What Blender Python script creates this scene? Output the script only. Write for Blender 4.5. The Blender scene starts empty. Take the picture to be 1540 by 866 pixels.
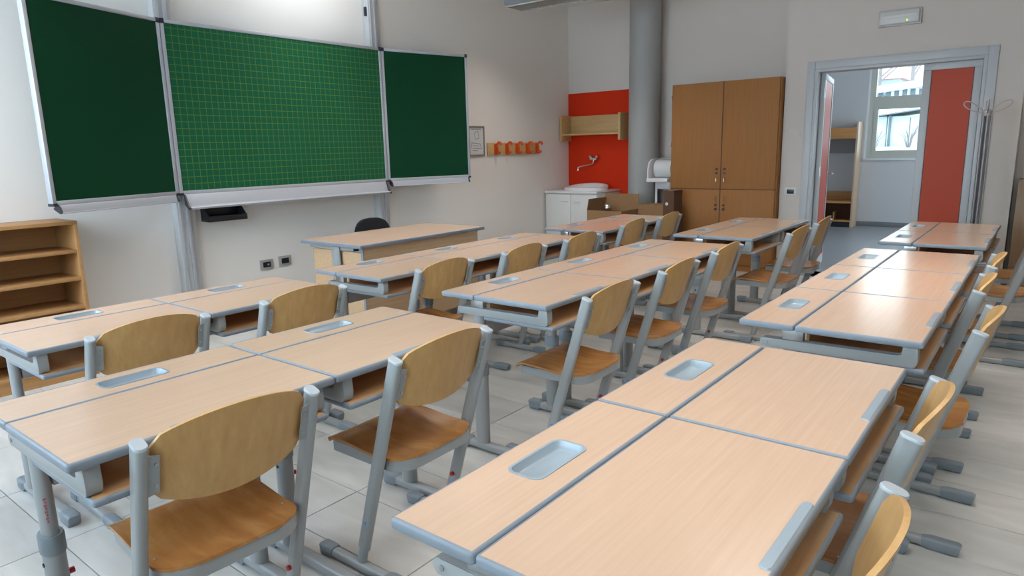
import bpy, bmesh, math, random
from mathutils import Vector, Matrix
random.seed(7)
sc = bpy.context.scene
COL = sc.collection
PI = math.pi

# ------------------------------------------------------------------ camera
CAMH = 1.39
def cam_rot(yaw, pitch, roll):
    f = Vector((math.cos(pitch)*math.cos(yaw), math.cos(pitch)*math.sin(yaw), math.sin(pitch)))
    r = Vector((math.sin(yaw), -math.cos(yaw), 0)); u = r.cross(f)
    c, s = math.cos(roll), math.sin(roll)
    return c*r + s*u, -s*r + c*u, f
CR, CU, CF = cam_rot(math.radians(38.3085), math.radians(-11.4312), math.radians(-1.3511))
FPX = 1021.587
cd = bpy.data.cameras.new('camera'); cam = bpy.data.objects.new('camera', cd); COL.objects.link(cam)
cd.sensor_width = 36; cd.lens = 36*FPX/1540; cd.clip_start = .05; cd.clip_end = 200
M = Matrix((CR, CU, -CF)).transposed().to_4x4(); M.translation = (0, 0, CAMH)
cam.matrix_world = M; sc.camera = cam
def pix(p):                                    # used only to rank floor tiles by size in view
    d = Vector(p) - Vector((0, 0, CAMH)); z = d.dot(CF)
    if z < .15: return None
    return 770 + FPX*d.dot(CR)/z, 433 - FPX*d.dot(CU)/z

# ------------------------------------------------------------------ world, light, exposure
w = bpy.data.worlds.new('overcast_sky'); sc.world = w; w.use_nodes = True
bg = w.node_tree.nodes['Background']; bg.inputs[0].default_value = (.76, .90, 1, 1); bg.inputs[1].default_value = 7.5
sc.view_settings.view_transform = 'Standard'; sc.view_settings.look = 'None'
sc.view_settings.gamma = 1; sc.view_settings.use_curve_mapping = False
sc.view_settings.exposure = 0.0
sc.cycles.use_denoising = True
sc.cycles.max_bounces = 8; sc.cycles.diffuse_bounces = 5; sc.cycles.glossy_bounces = 4
sc.cycles.transparent_max_bounces = 8
sc.cycles.sample_clamp_indirect = 6
def area(name, loc, direction, sx, sy, power, col=(1, 1, 1), portal=False):
    l = bpy.data.lights.new(name, 'AREA'); l.shape = 'RECTANGLE'; l.size = sx; l.size_y = sy
    l.energy = power; l.color = col
    o = bpy.data.objects.new(name, l); COL.objects.link(o); o.location = loc
    o.rotation_euler = Vector(direction).to_track_quat('-Z', 'Z').to_euler()
    if portal: l.cycles.is_portal = True
    return o
# daylight arriving through the room's own windows (wall behind the camera) and the hall window
WX = -.95
for k, yc in enumerate((.1, 2.0, 4.14)):
    area('window_daylight', (WX+.03, yc, 1.85), (1, 0, 0), 1.55, 1.75, (3, 9, 72)[k], (.62, .79, 1))
area('hall_window_portal', (12.78, 1.70, 2.06), (-1, 0, 0), 1.58, 1.86, 1, portal=True)
area('hall_side_fill', (10.5, -1.42, 1.8), (0, 1, 0), 2.4, 1.6, 6, (.84, .92, 1))  # added light at an unseen side opening, brightens the hall

# ------------------------------------------------------------------ helpers
def tag(o, label=None, cat=None, group=None, kind=None):
    if label: o['label'] = label
    if cat: o['category'] = cat
    if group: o['group'] = group
    if kind: o['kind'] = kind
    return o
def empty(name, loc=(0, 0, 0), rz=0, parent=None):
    o = bpy.data.objects.new(name, None); COL.objects.link(o); o.location = loc; o.rotation_euler = (0, 0, rz)
    o.empty_display_size = .1
    if parent: o.parent = parent
    return o
def link(name, me, parent=None, loc=(0, 0, 0), rot=(0, 0, 0)):
    o = bpy.data.objects.new(name, me); COL.objects.link(o); o.parent = parent
    o.location = loc; o.rotation_euler = rot
    return o
def finish(bm, name, mat, smooth=True, ang=40):
    bmesh.ops.recalc_face_normals(bm, faces=bm.faces)
    me = bpy.data.meshes.new(name); bm.to_mesh(me); bm.free()
    me.materials.append(mat)
    if smooth:
        me.polygons.foreach_set('use_smooth', [True]*len(me.polygons))
        me.set_sharp_from_angle(angle=math.radians(ang))
    return me
def obj(name, bm, mat, parent=None, loc=(0, 0, 0), rot=(0, 0, 0), smooth=True):
    return link(name, finish(bm, name, mat, smooth), parent, loc, rot)
def bx(bm, x0, x1, y0, y1, z0, z1, bev=0, seg=2):
    x0, x1 = min(x0, x1), max(x0, x1); y0, y1 = min(y0, y1), max(y0, y1); z0, z1 = min(z0, z1), max(z0, z1)
    vs = [bm.verts.new(p) for p in ((x0,y0,z0),(x1,y0,z0),(x1,y1,z0),(x0,y1,z0),(x0,y0,z1),(x1,y0,z1),(x1,y1,z1),(x0,y1,z1))]
    fs = [bm.faces.new([vs[i] for i in q]) for q in ((3,2,1,0),(4,5,6,7),(0,1,5,4),(1,2,6,5),(2,3,7,6),(3,0,4,7))]
    if bev:
        es = list({e for f in fs for e in f.edges})
        bmesh.ops.bevel(bm, geom=es, offset=bev, segments=seg, profile=.5, affect='EDGES', clamp_overlap=True)
    return bm
def box(x0, x1, y0, y1, z0, z1, bev=0, seg=2):
    return bx(bmesh.new(), x0, x1, y0, y1, z0, z1, bev, seg)
def part(name, mat, parent, dims, bev=0, **kw):
    return obj(name, box(*dims, bev), mat, parent, **kw)
def ngon(bm, pts): return bm.faces.new([bm.verts.new(p) for p in pts])
def prism(pts, ax, a, b, bev=0, bm=None):
    """polygon pts (2D) extruded along axis ax ('x','y','z') from a to b"""
    bm = bm or bmesh.new()
    def P(p, t): return {'x': (t, p[0], p[1]), 'y': (p[0], t, p[1]), 'z': (p[0], p[1], t)}[ax]
    A = [bm.verts.new(P(p, a)) for p in pts]; B = [bm.verts.new(P(p, b)) for p in pts]
    n = len(pts); fs = [bm.faces.new(A), bm.faces.new(B[::-1])]
    for i in range(n): fs.append(bm.faces.new((A[i], A[(i+1) % n], B[(i+1) % n], B[i])))
    if bev:
        es = list({e for f in fs[:2] for e in f.edges})
        bmesh.ops.bevel(bm, geom=es, offset=bev, segments=2, profile=.5, affect='EDGES', clamp_overlap=True)
    return bm
def ell(a, b, n=12): return [(a*math.cos(2*PI*i/n), b*math.sin(2*PI*i/n)) for i in range(n)]
def rrect(hx, hy, r, n=4, cx=0, cy=0):
    out = []
    for qx, qy, a0 in ((1, 1, 0), (-1, 1, PI/2), (-1, -1, PI), (1, -1, 3*PI/2)):
        for i in range(n+1):
            a = a0 + PI/2*i/n
            out.append((cx + qx*(hx-r) + r*math.cos(a), cy + qy*(hy-r) + r*math.sin(a)))
    return out
def sweep(path, sec, up=(0, 0, 1), closed=False, scales=None, bm=None):
    bm = bm or bmesh.new(); path = [Vector(p) for p in path]; n = len(path); rings = []; up = Vector(up)
    for i, p in enumerate(path):
        if closed: t = path[(i+1) % n] - path[i-1]
        else: t = path[min(i+1, n-1)] - path[max(i-1, 0)]
        t.normalize(); s = t.cross(up)
        if s.length < 1e-4: s = t.cross(Vector((1, 0, 0)))
        s.normalize(); v = s.cross(t)
        k = scales[i] if scales else 1
        rings.append([bm.verts.new(p + s*a*k + v*b*k) for a, b in sec])
    m = len(sec)
    for i in range(n if closed else n-1):
        A, B = rings[i], rings[(i+1) % n]
        for j in range(m): bm.faces.new((A[j], A[(j+1) % m], B[(j+1) % m], B[j]))
    if not closed: bm.faces.new(rings[0][::-1]); bm.faces.new(rings[-1])
    return bm
def cyl(p, q, r, n=14, r2=None, bm=None):
    return sweep([p, q], ell(r, r, n), up=(0, 0, 1) if abs(Vector(q)[2]-Vector(p)[2]) < .9*(Vector(q)-Vector(p)).length else (0, 1, 0), bm=bm,
                 scales=[1, (r2 or r)/r])
def lathe(prof, n=20, bm=None, off=(0, 0, 0)):
    bm = bm or bmesh.new(); rings = []
    for r, z in prof:
        rings.append([bm.verts.new((off[0]+r*math.cos(2*PI*i/n), off[1]+r*math.sin(2*PI*i/n), off[2]+z)) for i in range(n)])
    for A, B in zip(rings, rings[1:]):
        for j in range(n): bm.faces.new((A[j], A[(j+1) % n], B[(j+1) % n], B[j]))
    bm.faces.new(rings[0][::-1]); bm.faces.new(rings[-1])
    return bm
def copy_tree(o, parent=None):
    c = o.copy(); COL.objects.link(c); c.parent = parent
    for ch in list(o.children): copy_tree(ch, c)
    return c

# ------------------------------------------------------------------ materials
def base(name):
    m = bpy.data.materials.new(name); m.use_nodes = True
    return m, m.node_tree, m.node_tree.nodes['Principled BSDF']
def plain(name, col, rough=.5, metal=0, spec=.5, emit=None, es=0, bump=0, bscale=60, vary=0):
    m, t, b = base(name)
    b.inputs['Base Color'].default_value = (*col, 1); b.inputs['Roughness'].default_value = rough
    b.inputs['Metallic'].default_value = metal; b.inputs['Specular IOR Level'].default_value = spec
    if emit: b.inputs['Emission Color'].default_value = (*emit, 1); b.inputs['Emission Strength'].default_value = es
    if bump or vary:
        tc = t.nodes.new('ShaderNodeTexCoord'); n = t.nodes.new('ShaderNodeTexNoise'); n.inputs['Scale'].default_value = bscale
        n.inputs['Detail'].default_value = 4; t.links.new(tc.outputs['Object'], n.inputs['Vector'])
        if bump:
            bp = t.nodes.new('ShaderNodeBump'); bp.inputs['Strength'].default_value = bump; bp.inputs['Distance'].default_value = .002
            t.links.new(n.outputs[0], bp.inputs['Height']); t.links.new(bp.outputs[0], b.inputs['Normal'])
        if vary:
            mx = t.nodes.new('ShaderNodeMix'); mx.data_type = 'RGBA'
            mx.inputs[6].default_value = (*[c*(1-vary) for c in col], 1); mx.inputs[7].default_value = (*[min(1, c*(1+vary)) for c in col], 1)
            t.links.new(n.outputs[0], mx.inputs[0]); t.links.new(mx.outputs[2], b.inputs['Base Color'])
    return m
def wood(name, c1, c2, axis='x', rough=.35, coarse=3.0, fine=38, spec=.5, blotch=0, c3=None):
    m, t, b = base(name); N = t.nodes.new; L = t.links.new
    tc = N('ShaderNodeTexCoord'); oi = N('ShaderNodeObjectInfo'); mul = N('ShaderNodeMath'); mul.operation = 'MULTIPLY'; mul.inputs[1].default_value = 37
    L(oi.outputs['Random'], mul.inputs[0])
    add = N('ShaderNodeVectorMath'); add.operation = 'ADD'; L(tc.outputs['Object'], add.inputs[0]); L(mul.outputs[0], add.inputs[1])
    mp = N('ShaderNodeMapping'); s = {'x': (.9, 1, 1), 'y': (1, .9, 1), 'z': (1, 1, .9)}[axis]
    k = {'x': (1, fine, fine), 'y': (fine, 1, fine), 'z': (fine, fine, 1)}[axis]
    mp.inputs['Scale'].default_value = k; L(add.outputs[0], mp.inputs['Vector'])
    n1 = N('ShaderNodeTexNoise'); n1.inputs['Scale'].default_value = coarse; n1.inputs['Detail'].default_value = 6; n1.inputs['Roughness'].default_value = .65
    L(mp.outputs[0], n1.inputs['Vector'])
    cr = N('ShaderNodeValToRGB'); cr.color_ramp.elements[0].position = .33; cr.color_ramp.elements[1].position = .68
    cr.color_ramp.elements[0].color = (*c1, 1); cr.color_ramp.elements[1].color = (*c2, 1); L(n1.outputs[0], cr.inputs[0])
    out = cr.outputs[0]
    if blotch:
        mp2 = N('ShaderNodeMapping'); mp2.inputs['Scale'].default_value = {'x': (1.5, 5, 5), 'y': (5, 1.5, 5), 'z': (5, 5, 1.5)}[axis]
        L(add.outputs[0], mp2.inputs['Vector'])
        n2 = N('ShaderNodeTexNoise'); n2.inputs['Scale'].default_value = 2.2; n2.inputs['Detail'].default_value = 3; n2.inputs['Distortion'].default_value = 1.2
        L(mp2.outputs[0], n2.inputs['Vector'])
        r2 = N('ShaderNodeValToRGB'); r2.color_ramp.elements[0].position = .38; r2.color_ramp.elements[1].position = .66; L(n2.outputs[0], r2.inputs[0])
        mm = N('ShaderNodeMath'); mm.operation = 'MULTIPLY'; mm.inputs[1].default_value = blotch; L(r2.outputs[0], mm.inputs[0])
        mx = N('ShaderNodeMix'); mx.data_type = 'RGBA'; L(mm.outputs[0], mx.inputs[0]); L(out, mx.inputs[6])
        mx.inputs[7].default_value = (*(c3 or c1), 1); out = mx.outputs[2]
    L(out, b.inputs['Base Color']); b.inputs['Roughness'].default_value = rough; b.inputs['Specular IOR Level'].default_value = spec
    return m
def tile_mat():
    m, t, b = base('porcelain_tile'); N = t.nodes.new; L = t.links.new
    g = N('ShaderNodeNewGeometry'); mp = N('ShaderNodeMapping'); mp.inputs['Scale'].default_value = (3.2, .9, 1); L(g.outputs['Position'], mp.inputs['Vector'])
    n = N('ShaderNodeTexNoise'); n.inputs['Scale'].default_value = 3.0; n.inputs['Detail'].default_value = 6; n.inputs['Distortion'].default_value = .6; L(mp.outputs[0], n.inputs['Vector'])
    cr = N('ShaderNodeValToRGB'); cr.color_ramp.elements[0].position = .3; cr.color_ramp.elements[1].position = .72
    cr.color_ramp.elements[0].color = (.50, .49, .465, 1); cr.color_ramp.elements[1].color = (.63, .62, .595, 1); L(n.outputs[0], cr.inputs[0])
    oi = N('ShaderNodeObjectInfo'); hs = N('ShaderNodeHueSaturation'); mr = N('ShaderNodeMapRange'); mr.inputs[3].default_value = .94; mr.inputs[4].default_value = 1.05
    L(oi.outputs['Random'], mr.inputs[0]); L(mr.outputs[0], hs.inputs['Value']); L(cr.outputs[0], hs.inputs['Color']); L(hs.outputs[0], b.inputs['Base Color'])
    b.inputs['Roughness'].default_value = .34; b.inputs['Specular IOR Level'].default_value = .45
    return m
def grid_board():
    m, t, b = base('chalkboard_green_grid'); N = t.nodes.new; L = t.links.new
    tc = N('ShaderNodeTexCoord'); sp = N('ShaderNodeSeparateXYZ'); L(tc.outputs['Object'], sp.inputs[0]); ds = []
    for ch in (0, 2):
        a = N('ShaderNodeMath'); a.operation = 'PINGPONG'; a.inputs[1].default_value = .025; L(sp.outputs[ch], a.inputs[0])
        c = N('ShaderNodeMath'); c.operation = 'LESS_THAN'; c.inputs[1].default_value = .0017; L(a.outputs[0], c.inputs[0]); ds.append(c)
    mxm = N('ShaderNodeMath'); mxm.operation = 'MAXIMUM'; L(ds[0].outputs[0], mxm.inputs[0]); L(ds[1].outputs[0], mxm.inputs[1])
    n = N('ShaderNodeTexNoise'); n.inputs['Scale'].default_value = 2.2; n.inputs['Detail'].default_value = 5; L(tc.outputs['Object'], n.inputs['Vector'])
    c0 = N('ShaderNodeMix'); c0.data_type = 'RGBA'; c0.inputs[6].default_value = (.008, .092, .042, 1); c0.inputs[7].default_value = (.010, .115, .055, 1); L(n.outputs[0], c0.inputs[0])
    mu = N('ShaderNodeMath'); mu.operation = 'MULTIPLY'; mu.inputs[1].default_value = .75; L(mxm.outputs[0], mu.inputs[0])
    mx = N('ShaderNodeMix'); mx.data_type = 'RGBA'; L(mu.outputs[0], mx.inputs[0]); L(c0.outputs[2], mx.inputs[6]); mx.inputs[7].default_value = (.16, .22, .018, 1)
    L(mx.outputs[2], b.inputs['Base Color']); b.inputs['Roughness'].default_value = .48; b.inputs['Specular IOR Level'].default_value = .12
    return m
def glass(name):
    m = bpy.data.materials.new(name); m.use_nodes = True; t = m.node_tree; t.nodes.clear(); N = t.nodes.new
    o = N('ShaderNodeOutputMaterial'); tr = N('ShaderNodeBsdfTransparent'); gl = N('ShaderNodeBsdfGlossy'); gl.inputs['Roughness'].default_value = .03
    fr = N('ShaderNodeFresnel'); fr.inputs['IOR'].default_value = 1.45; mx = N('ShaderNodeMixShader')
    tr.inputs[0].default_value = (.93, .97, .96, 1)
    t.links.new(fr.outputs[0], mx.inputs[0]); t.links.new(tr.outputs[0], mx.inputs[1]); t.links.new(gl.outputs[0], mx.inputs[2]); t.links.new(mx.outputs[0], o.inputs[0])
    return m
def emitter(name, col, s):
    m, t, b = base(name); b.inputs['Base Color'].default_value = (*col, 1); b.inputs['Emission Color'].default_value = (*col, 1); b.inputs['Emission Strength'].default_value = s
    return m

LAM = wood('beech_laminate', (.615, .418, .296), (.665, .465, .338), 'x', .2, 2.4, 42, .5, .35, (.61, .415, .30))
PLYB = wood('beech_plywood_back', (.53, .30, .11), (.63, .385, .16), 'z', .4, 2.2, 16, .3, .4, (.56, .32, .12))
PLYS = wood('beech_plywood_seat', (.40, .165, .044), (.58, .295, .098), 'y', .22, 1.8, 10, .45, .8, (.37, .145, .037))
PLYE = plain('plywood_edge', (.70, .50, .28), .5, vary=.15, bscale=120)
SHELFW = wood('shelf_board_wood', (.52, .29, .14), (.62, .37, .19), 'x', .42, 2.4, 26)
CABW = wood('cabinet_beech', (.33, .143, .048), (.37, .165, .058), 'z', .55, 2.2, 34, .15)
CASEW = wood('bookcase_beech', (.40, .205, .075), (.48, .26, .105), 'x', .45, 2.2, 24, .35)
WALLSHELF = wood('wall_shelf_beech', (.53, .33, .14), (.62, .41, .19), 'y', .42, 2.2, 22)
GREY = plain('grey_enamel', (.315, .328, .333), .34, 0, .5)
EDGE = plain('grey_edge_band', (.225, .26, .305), .42)
TRAY = plain('grey_tray_plastic', (.32, .385, .44), .16)
CAPM = plain('slate_plastic_cap', (.215, .25, .28), .45)
LCAP = plain('light_grey_cap', (.45, .49, .53), .35)
STEEL = plain('zinc_steel', (.55, .56, .57), .3, .9)
CHROME = plain('chrome', (.75, .75, .76), .12, 1)
RED = plain('red_plug', (.45, .012, .015), .4)
BLUE = plain('blue_plug', (.05, .28, .72), .4)
BLACK = plain('black_plastic', (.012, .013, .016), .4)
NAVY = plain('dark_corner_cap', (.018, .022, .035), .4)
ALU = plain('anodised_aluminium', (.46, .475, .52), .45, .3)
ALUB = plain('satin_aluminium_rail', (.50, .51, .52), .42, .1)
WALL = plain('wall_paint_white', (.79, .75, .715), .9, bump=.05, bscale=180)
WALL2 = plain('wall_paint_far_dim_warm', (.63, .565, .525), .9, bump=.05, bscale=180)  # dim, warm light of the far end put into the paint colour
CEIL = plain('ceiling_paint', (.80, .79, .77), .92, bump=.04, bscale=120)
ORANGE = plain('orange_gloss_paint', (.62, .036, .010), .6, spec=.06)
PILLAR = plain('pillar_grey_paint', (.335, .33, .32), .6)
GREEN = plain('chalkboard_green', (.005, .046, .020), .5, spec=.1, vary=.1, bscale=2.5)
GRID = grid_board()
GROUT = plain('grout', (.33, .315, .29), .9)
TILE = tile_mat()
WHITE = plain('white_melamine', (.68, .67, .65), .45)
CERAM = plain('white_ceramic', (.72, .69, .70), .25)
CARD = plain('cardboard', (.27, .145, .065), .85, vary=.12, bscale=30)  # darkened: shade on the open flaps is put into the colour
CARDD = plain('cardboard_dark', (.11, .052, .028), .85, vary=.15, bscale=30)
FABRIC = plain('black_upholstery', (.008, .008, .011), .95, bump=.3, bscale=300)
DOORFR = plain('door_frame_grey', (.49, .50, .525), .4)
DOORRED = plain('door_panel_red', (.48, .06, .024), .45, spec=.25)
HALLFL = plain('hall_linoleum', (.30, .32, .35), .33, vary=.06, bscale=25)
HALLBASE = plain('hall_baseboard', (.20, .205, .215), .6)
HALLW = plain('hall_wall_paint', (.58, .585, .60), .9)
WINFR = plain('window_frame_cream', (.52, .53, .48), .45)
GLASS = glass('window_glass')
PAPER = plain('paper_white', (.62, .62, .63), .8)
INK = plain('pencil_grey', (.16, .15, .15), .8)
FRAMEG = plain('grey_picture_frame', (.24, .22, .19), .5)
HOOKO = plain('orange_hook', (.62, .085, .012), .4)
LAMPG = plain('lamp_housing_grey', (.24, .25, .275), .5)
LOUV = plain('lamp_louvre', (.72, .71, .67), .25, .6)

# ------------------------------------------------------------------ the room
YW = 5.20; XF = 7.90; XD = 7.58; ZC = 3.20; YR = -2.4
floor = part('floor', GROUT, None, (WX, XF, YR, YW, -.10, -.006)); tag(floor, 'pale stone-look tiled classroom floor', 'floor', kind='structure')
tw, tl, jt = .30, .60, .004
tme = finish(box(-tw/2+jt/2, tw/2-jt/2, -tl/2+jt/2, tl/2-jt/2, -.012, 0, .0012, 1), 'tile', TILE)
tiles = []; cut = []
i0 = int((WX-.75)/tw)-1
for i in range(i0, 32):
    for j in range(-10, 8):
        cx, cy = .75 + (i+.5)*tw, 2.16 + (j+.5)*tl
        e_ = (max(cx-tw/2, WX), min(cx+tw/2, XF), max(cy-tl/2, YR), min(cy+tl/2, YW))
        if e_[1]-e_[0] < .02 or e_[3]-e_[2] < .02: continue
        if e_[1]-e_[0] < tw-.001 or e_[3]-e_[2] < tl-.001: cut.append(e_); continue
        q = [pix((cx+a*tw/2, cy+b*tl/2, 0)) for a, b in ((-1,-1),(1,-1),(1,1),(-1,1))]
        A = 0
        if all(q) and any(-60 < p[0] < 1600 and -10 < p[1] < 900 for p in q):
            A = abs(sum(q[k][0]*q[(k+1) % 4][1]-q[(k+1) % 4][0]*q[k][1] for k in range(4)))/2
        tiles.append((A, cx, cy))
tiles.sort(reverse=True)
rest = bmesh.new()
for k, (A, cx, cy) in enumerate(tiles):
    if k < 290 and A > 0: link('tile', tme, floor, (cx, cy, 0))
    else: bx(rest, cx-tw/2+jt/2, cx+tw/2-jt/2, cy-tl/2+jt/2, cy+tl/2-jt/2, -.012, 0)
for a, b_, c, d in cut: bx(rest, a+jt/2, b_-jt/2, c+jt/2, d-jt/2, -.012, 0)
ro = obj('tile_field', rest, TILE, floor, smooth=False); ro['kind'] = 'stuff'

def struct(name, mat, dims, label, cat, bev=0, parent=None):
    o = part(name, mat, parent, dims, bev); tag(o, label, cat, kind='structure'); return o
struct('wall_board', WALL, (WX-.2, XF+.2, YW, YW+.2, -.1, ZC), 'off-white painted wall behind the green chalkboard', 'wall')
struct('ceiling', CEIL, (WX-.2, 13.0, YR-.2, YW+.2, ZC, ZC+.15), 'white ceiling over the classroom', 'ceiling')
struct('wall_right', WALL, (WX-.2, XF+.2, YR-.2, YR, -.1, ZC), 'off-white side wall opposite the chalkboard', 'wall')
# far wall, recessed either side of the projecting door wall
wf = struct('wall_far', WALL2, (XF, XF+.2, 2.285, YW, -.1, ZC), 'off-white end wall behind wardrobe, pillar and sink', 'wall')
part('orange_panel', ORANGE, wf, (XF-.008, XF, 4.22, YW-.002, 0, 1.39+.722), .002)
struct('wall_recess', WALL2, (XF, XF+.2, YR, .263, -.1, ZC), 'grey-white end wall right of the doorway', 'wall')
DY0, DY1, DZ = .545, 1.992, 2.125
wd = bmesh.new()
XT = XD+.16
bx(wd, XD, XT, .263, DY0, 0, ZC); bx(wd, XD, XT, DY1, 2.285, 0, ZC); bx(wd, XD, XT, DY0, DY1, DZ, ZC)
bx(wd, XT, XF+.2, 2.235, 2.285, 0, ZC); bx(wd, XT, XF+.2, .263, .313, 0, ZC)
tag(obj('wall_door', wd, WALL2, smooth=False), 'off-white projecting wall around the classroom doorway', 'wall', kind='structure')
# wall behind the camera with three windows
wb = bmesh.new(); edges = [YR, -.72, .92, 1.18, 2.82, 3.32, 4.96, YW]
for a, b_ in zip(edges[::2], edges[1::2]): bx(wb, WX-.2, WX, a, b_, -.1, ZC)
for a, b_ in zip(edges[1::2], edges[2::2]): bx(wb, WX-.2, WX, a, b_, -.1, .92); bx(wb, WX-.2, WX, a, b_, 2.80, ZC)
tag(obj('wall_back', wb, WALL, smooth=False), 'off-white wall with three windows opposite the doorway', 'wall', kind='structure')
for n_, (a, b_) in enumerate(zip(edges[1::2], edges[2::2])):
    f = bmesh.new()
    for d in ((a, b_, .92, .98), (a, b_, 2.74, 2.80), (a, a+.06, .98, 2.74), (b_-.06, b_, .98, 2.74), ((a+b_)/2-.04, (a+b_)/2+.04, .98, 2.74)): bx(f, WX-.13, WX-.07, d[0], d[1], d[2], d[3], .004)
    wo = obj('window_%d' % (n_+2), f, WINFR); tag(wo, 'two-light window in the wall opposite the doorway', 'window', kind='structure')
    for s in (0, 1):
        y0 = a+.06 if s == 0 else (a+b_)/2+.04; y1 = (a+b_)/2-.04 if s == 0 else b_-.06
        part('pane', GLASS, wo, (WX-.103, WX-.097, y0, y1, .98, 2.74))

# ---- hall behind the doorway
XH = 12.72
struct('floor_hall', HALLFL, (XF, XH, -1.5, 3.6, -.1, 0), 'blue-grey smooth hall floor beyond the doorway', 'floor')
part('threshold', HALLFL, bpy.data.objects['floor_hall'], (XD, XF, .313, 2.235, -.1, .0))
struct('wall_hall_left', HALLW, (XF+.2, XH, 3.6, 3.8, 0, ZC), 'grey-white side wall of the hall', 'wall')
hr = bmesh.new()
for d in ((XF+.2, 9.2, 0, ZC), (11.8, XH, 0, ZC), (9.2, 11.8, 0, .9), (9.2, 11.8, 2.7, ZC)): bx(hr, d[0], d[1], -1.7, -1.5, d[2], d[3])
tag(obj('wall_hall_right', hr, HALLW, smooth=False), 'grey-white hall wall hidden beside the doorway', 'wall', kind='structure')
HW0, HW1, HZ0, HZ1 = .90, 2.50, 1.12, 3.00
hb = bmesh.new()
for d in ((-1.7, HW0, 0, ZC), (HW1, 3.8, 0, ZC), (HW0, HW1, 0, HZ0), (HW0, HW1, HZ1, ZC)): bx(hb, XH, XH+.28, d[0], d[1], d[2], d[3])
tag(obj('wall_hall_back', hb, HALLW, smooth=False), 'grey-white hall wall with the window', 'wall', kind='structure')
struct('baseboard_hall', HALLBASE, (XH-.015, XH, -1.5, 3.6, 0, .08), 'dark grey baseboard along the hall window wall', 'baseboard', .003)
f = bmesh.new(); fx0, fx1 = XH+.16, XH+.23
ZT = 1.97
for d in ((HW0, HW1, HZ0, HZ0+.075), (HW0, HW1, HZ1-.075, HZ1), (HW1-.085, HW1, HZ0+.075, HZ1-.075), (HW0, HW0+.085, HZ0+.075, HZ1-.075), (HW0+.085, HW1-.085, ZT, ZT+.15)): bx(f, fx0, fx1, *d)
hw = obj('window_1', f, WINFR); tag(hw, 'cream framed hall window with upper and lower panes', 'window', kind='structure')
part('sill', plain('white_sill', (.75, .77, .8), .4), hw, (XH-.03, XH+.16, HW0-.02, HW1+.0, HZ0-.03, HZ0+.004), .003)
f = bmesh.new()
for d in ((HW0+.085, HW1-.085, HZ0+.075, HZ0+.13), (HW0+.085, HW1-.085, ZT-.055, ZT), (HW1-.14, HW1-.085, HZ0+.13, ZT-.055), (HW0+.085, HW0+.14, HZ0+.13, ZT-.055)): bx(f, fx0-.012, fx1-.02, *d)
obj('sash', f, WINFR, hw)
part('pane', GLASS, hw, (fx0+.03, fx0+.036, HW0+.14, HW1-.14, HZ0+.13, ZT-.055))
part('pane', GLASS, hw, (fx0+.03, fx0+.036, HW0+.085, HW1-.085, ZT+.15, HZ1-.075))

# ---- outdoors seen through the hall window
SNOW = plain('pale_snowy_ground', (.50, .53, .54), .9, vary=.12, bscale=.9)
gp = [(XH+.3, -.6), (XH+.3, -.3), (15, .5), (19.5, 1.22), (23, 1.35), (25, 2.35), (30, 2.6), (60, 3.0), (60, -.6)]
go = obj('ground_outside', prism(gp, 'y', -20, 30), SNOW, smooth=False); tag(go, 'pale snow-dusted bank rising outside the hall window', 'ground', kind='structure')
sh = empty('garden_shed', (20.6, 3.3, 1.2)); tag(sh, 'long pale shed with low sloping roof beyond the lower window pane', 'shed')
SHW = plain('pale_shed_boards', (.40, .46, .47), .8); DARKR = plain('dark_roof_edge', (.09, .11, .13), .7)
shm = finish(box(0, .05, -.255, .255, 0, .84, .012), 'board', SHW)
for k in range(13): link('board', shm, sh, (0, -3.2+k*.53, 0))
part('wall', SHW, sh, (.05, 2.2, -3.4, 3.4, 0, .80))
for k in range(3): part('post', DARKR, sh, (-.06, -.02, -.9+k*1.05, -.85+k*1.05, 0, .86))
obj('roof', prism([(-3.6, 1.36), (3.6, .50), (3.6, .86), (-3.6, 1.62)], 'x', -.3, 2.6), SNOW, sh)
obj('fascia', prism([(-3.6, 1.325), (3.6, .465), (3.6, .50), (-3.6, 1.36)], 'x', -.3, -.26), DARKR, sh)
ho = empty('red_roofed_house', (36, 8.2, 2.7)); tag(ho, 'distant house with reddish roof and pale wall beyond the shed', 'house')
part('wall', plain('pale_house_wall', (.36, .44, .45), .85), ho, (0, 6, -2.35, 5, 0, 1.55))
obj('roof', prism([(-.6, 1.45), (6.6, 1.45), (3.0, 4.2)], 'y', -2.6, 5.4), plain('tile_roof_red', (.36, .20, .19), .8), ho)
for k in range(2):
    wn = part('window', DARKR, ho, (-.04, .02, -1.9+k*1.3, -1.2+k*1.3, .3, 1.1)); part('pane', GLASS, wn, (-.05, -.045, -1.85+k*1.3, -1.25+k*1.3, .35, 1.05))
fe = empty('plank_fence', (25.5, 4.1, 2.3)); tag(fe, 'snow-capped plank fence between shed and house', 'fence')
FEW = plain('weathered_fence_wood', (.10, .14, .17), .85)
pme = finish(box(0, .04, -.07, .07, 0, .72, .01), 'plank', FEW)
for k in range(26): link('plank', pme, fe, (0, -2.9+k*.23, 0))
part('rail', FEW, fe, (.04, .1, -3.1, 3.1, .3, .4)); obj('snow_cap', prism([(-3.2, .98), (3.2, .42), (3.2, .62), (-3.2, 1.2)], 'x', -.25, .35), SNOW, fe)
BARK = plain('dark_bark', (.16, .14, .14), .9)
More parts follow.
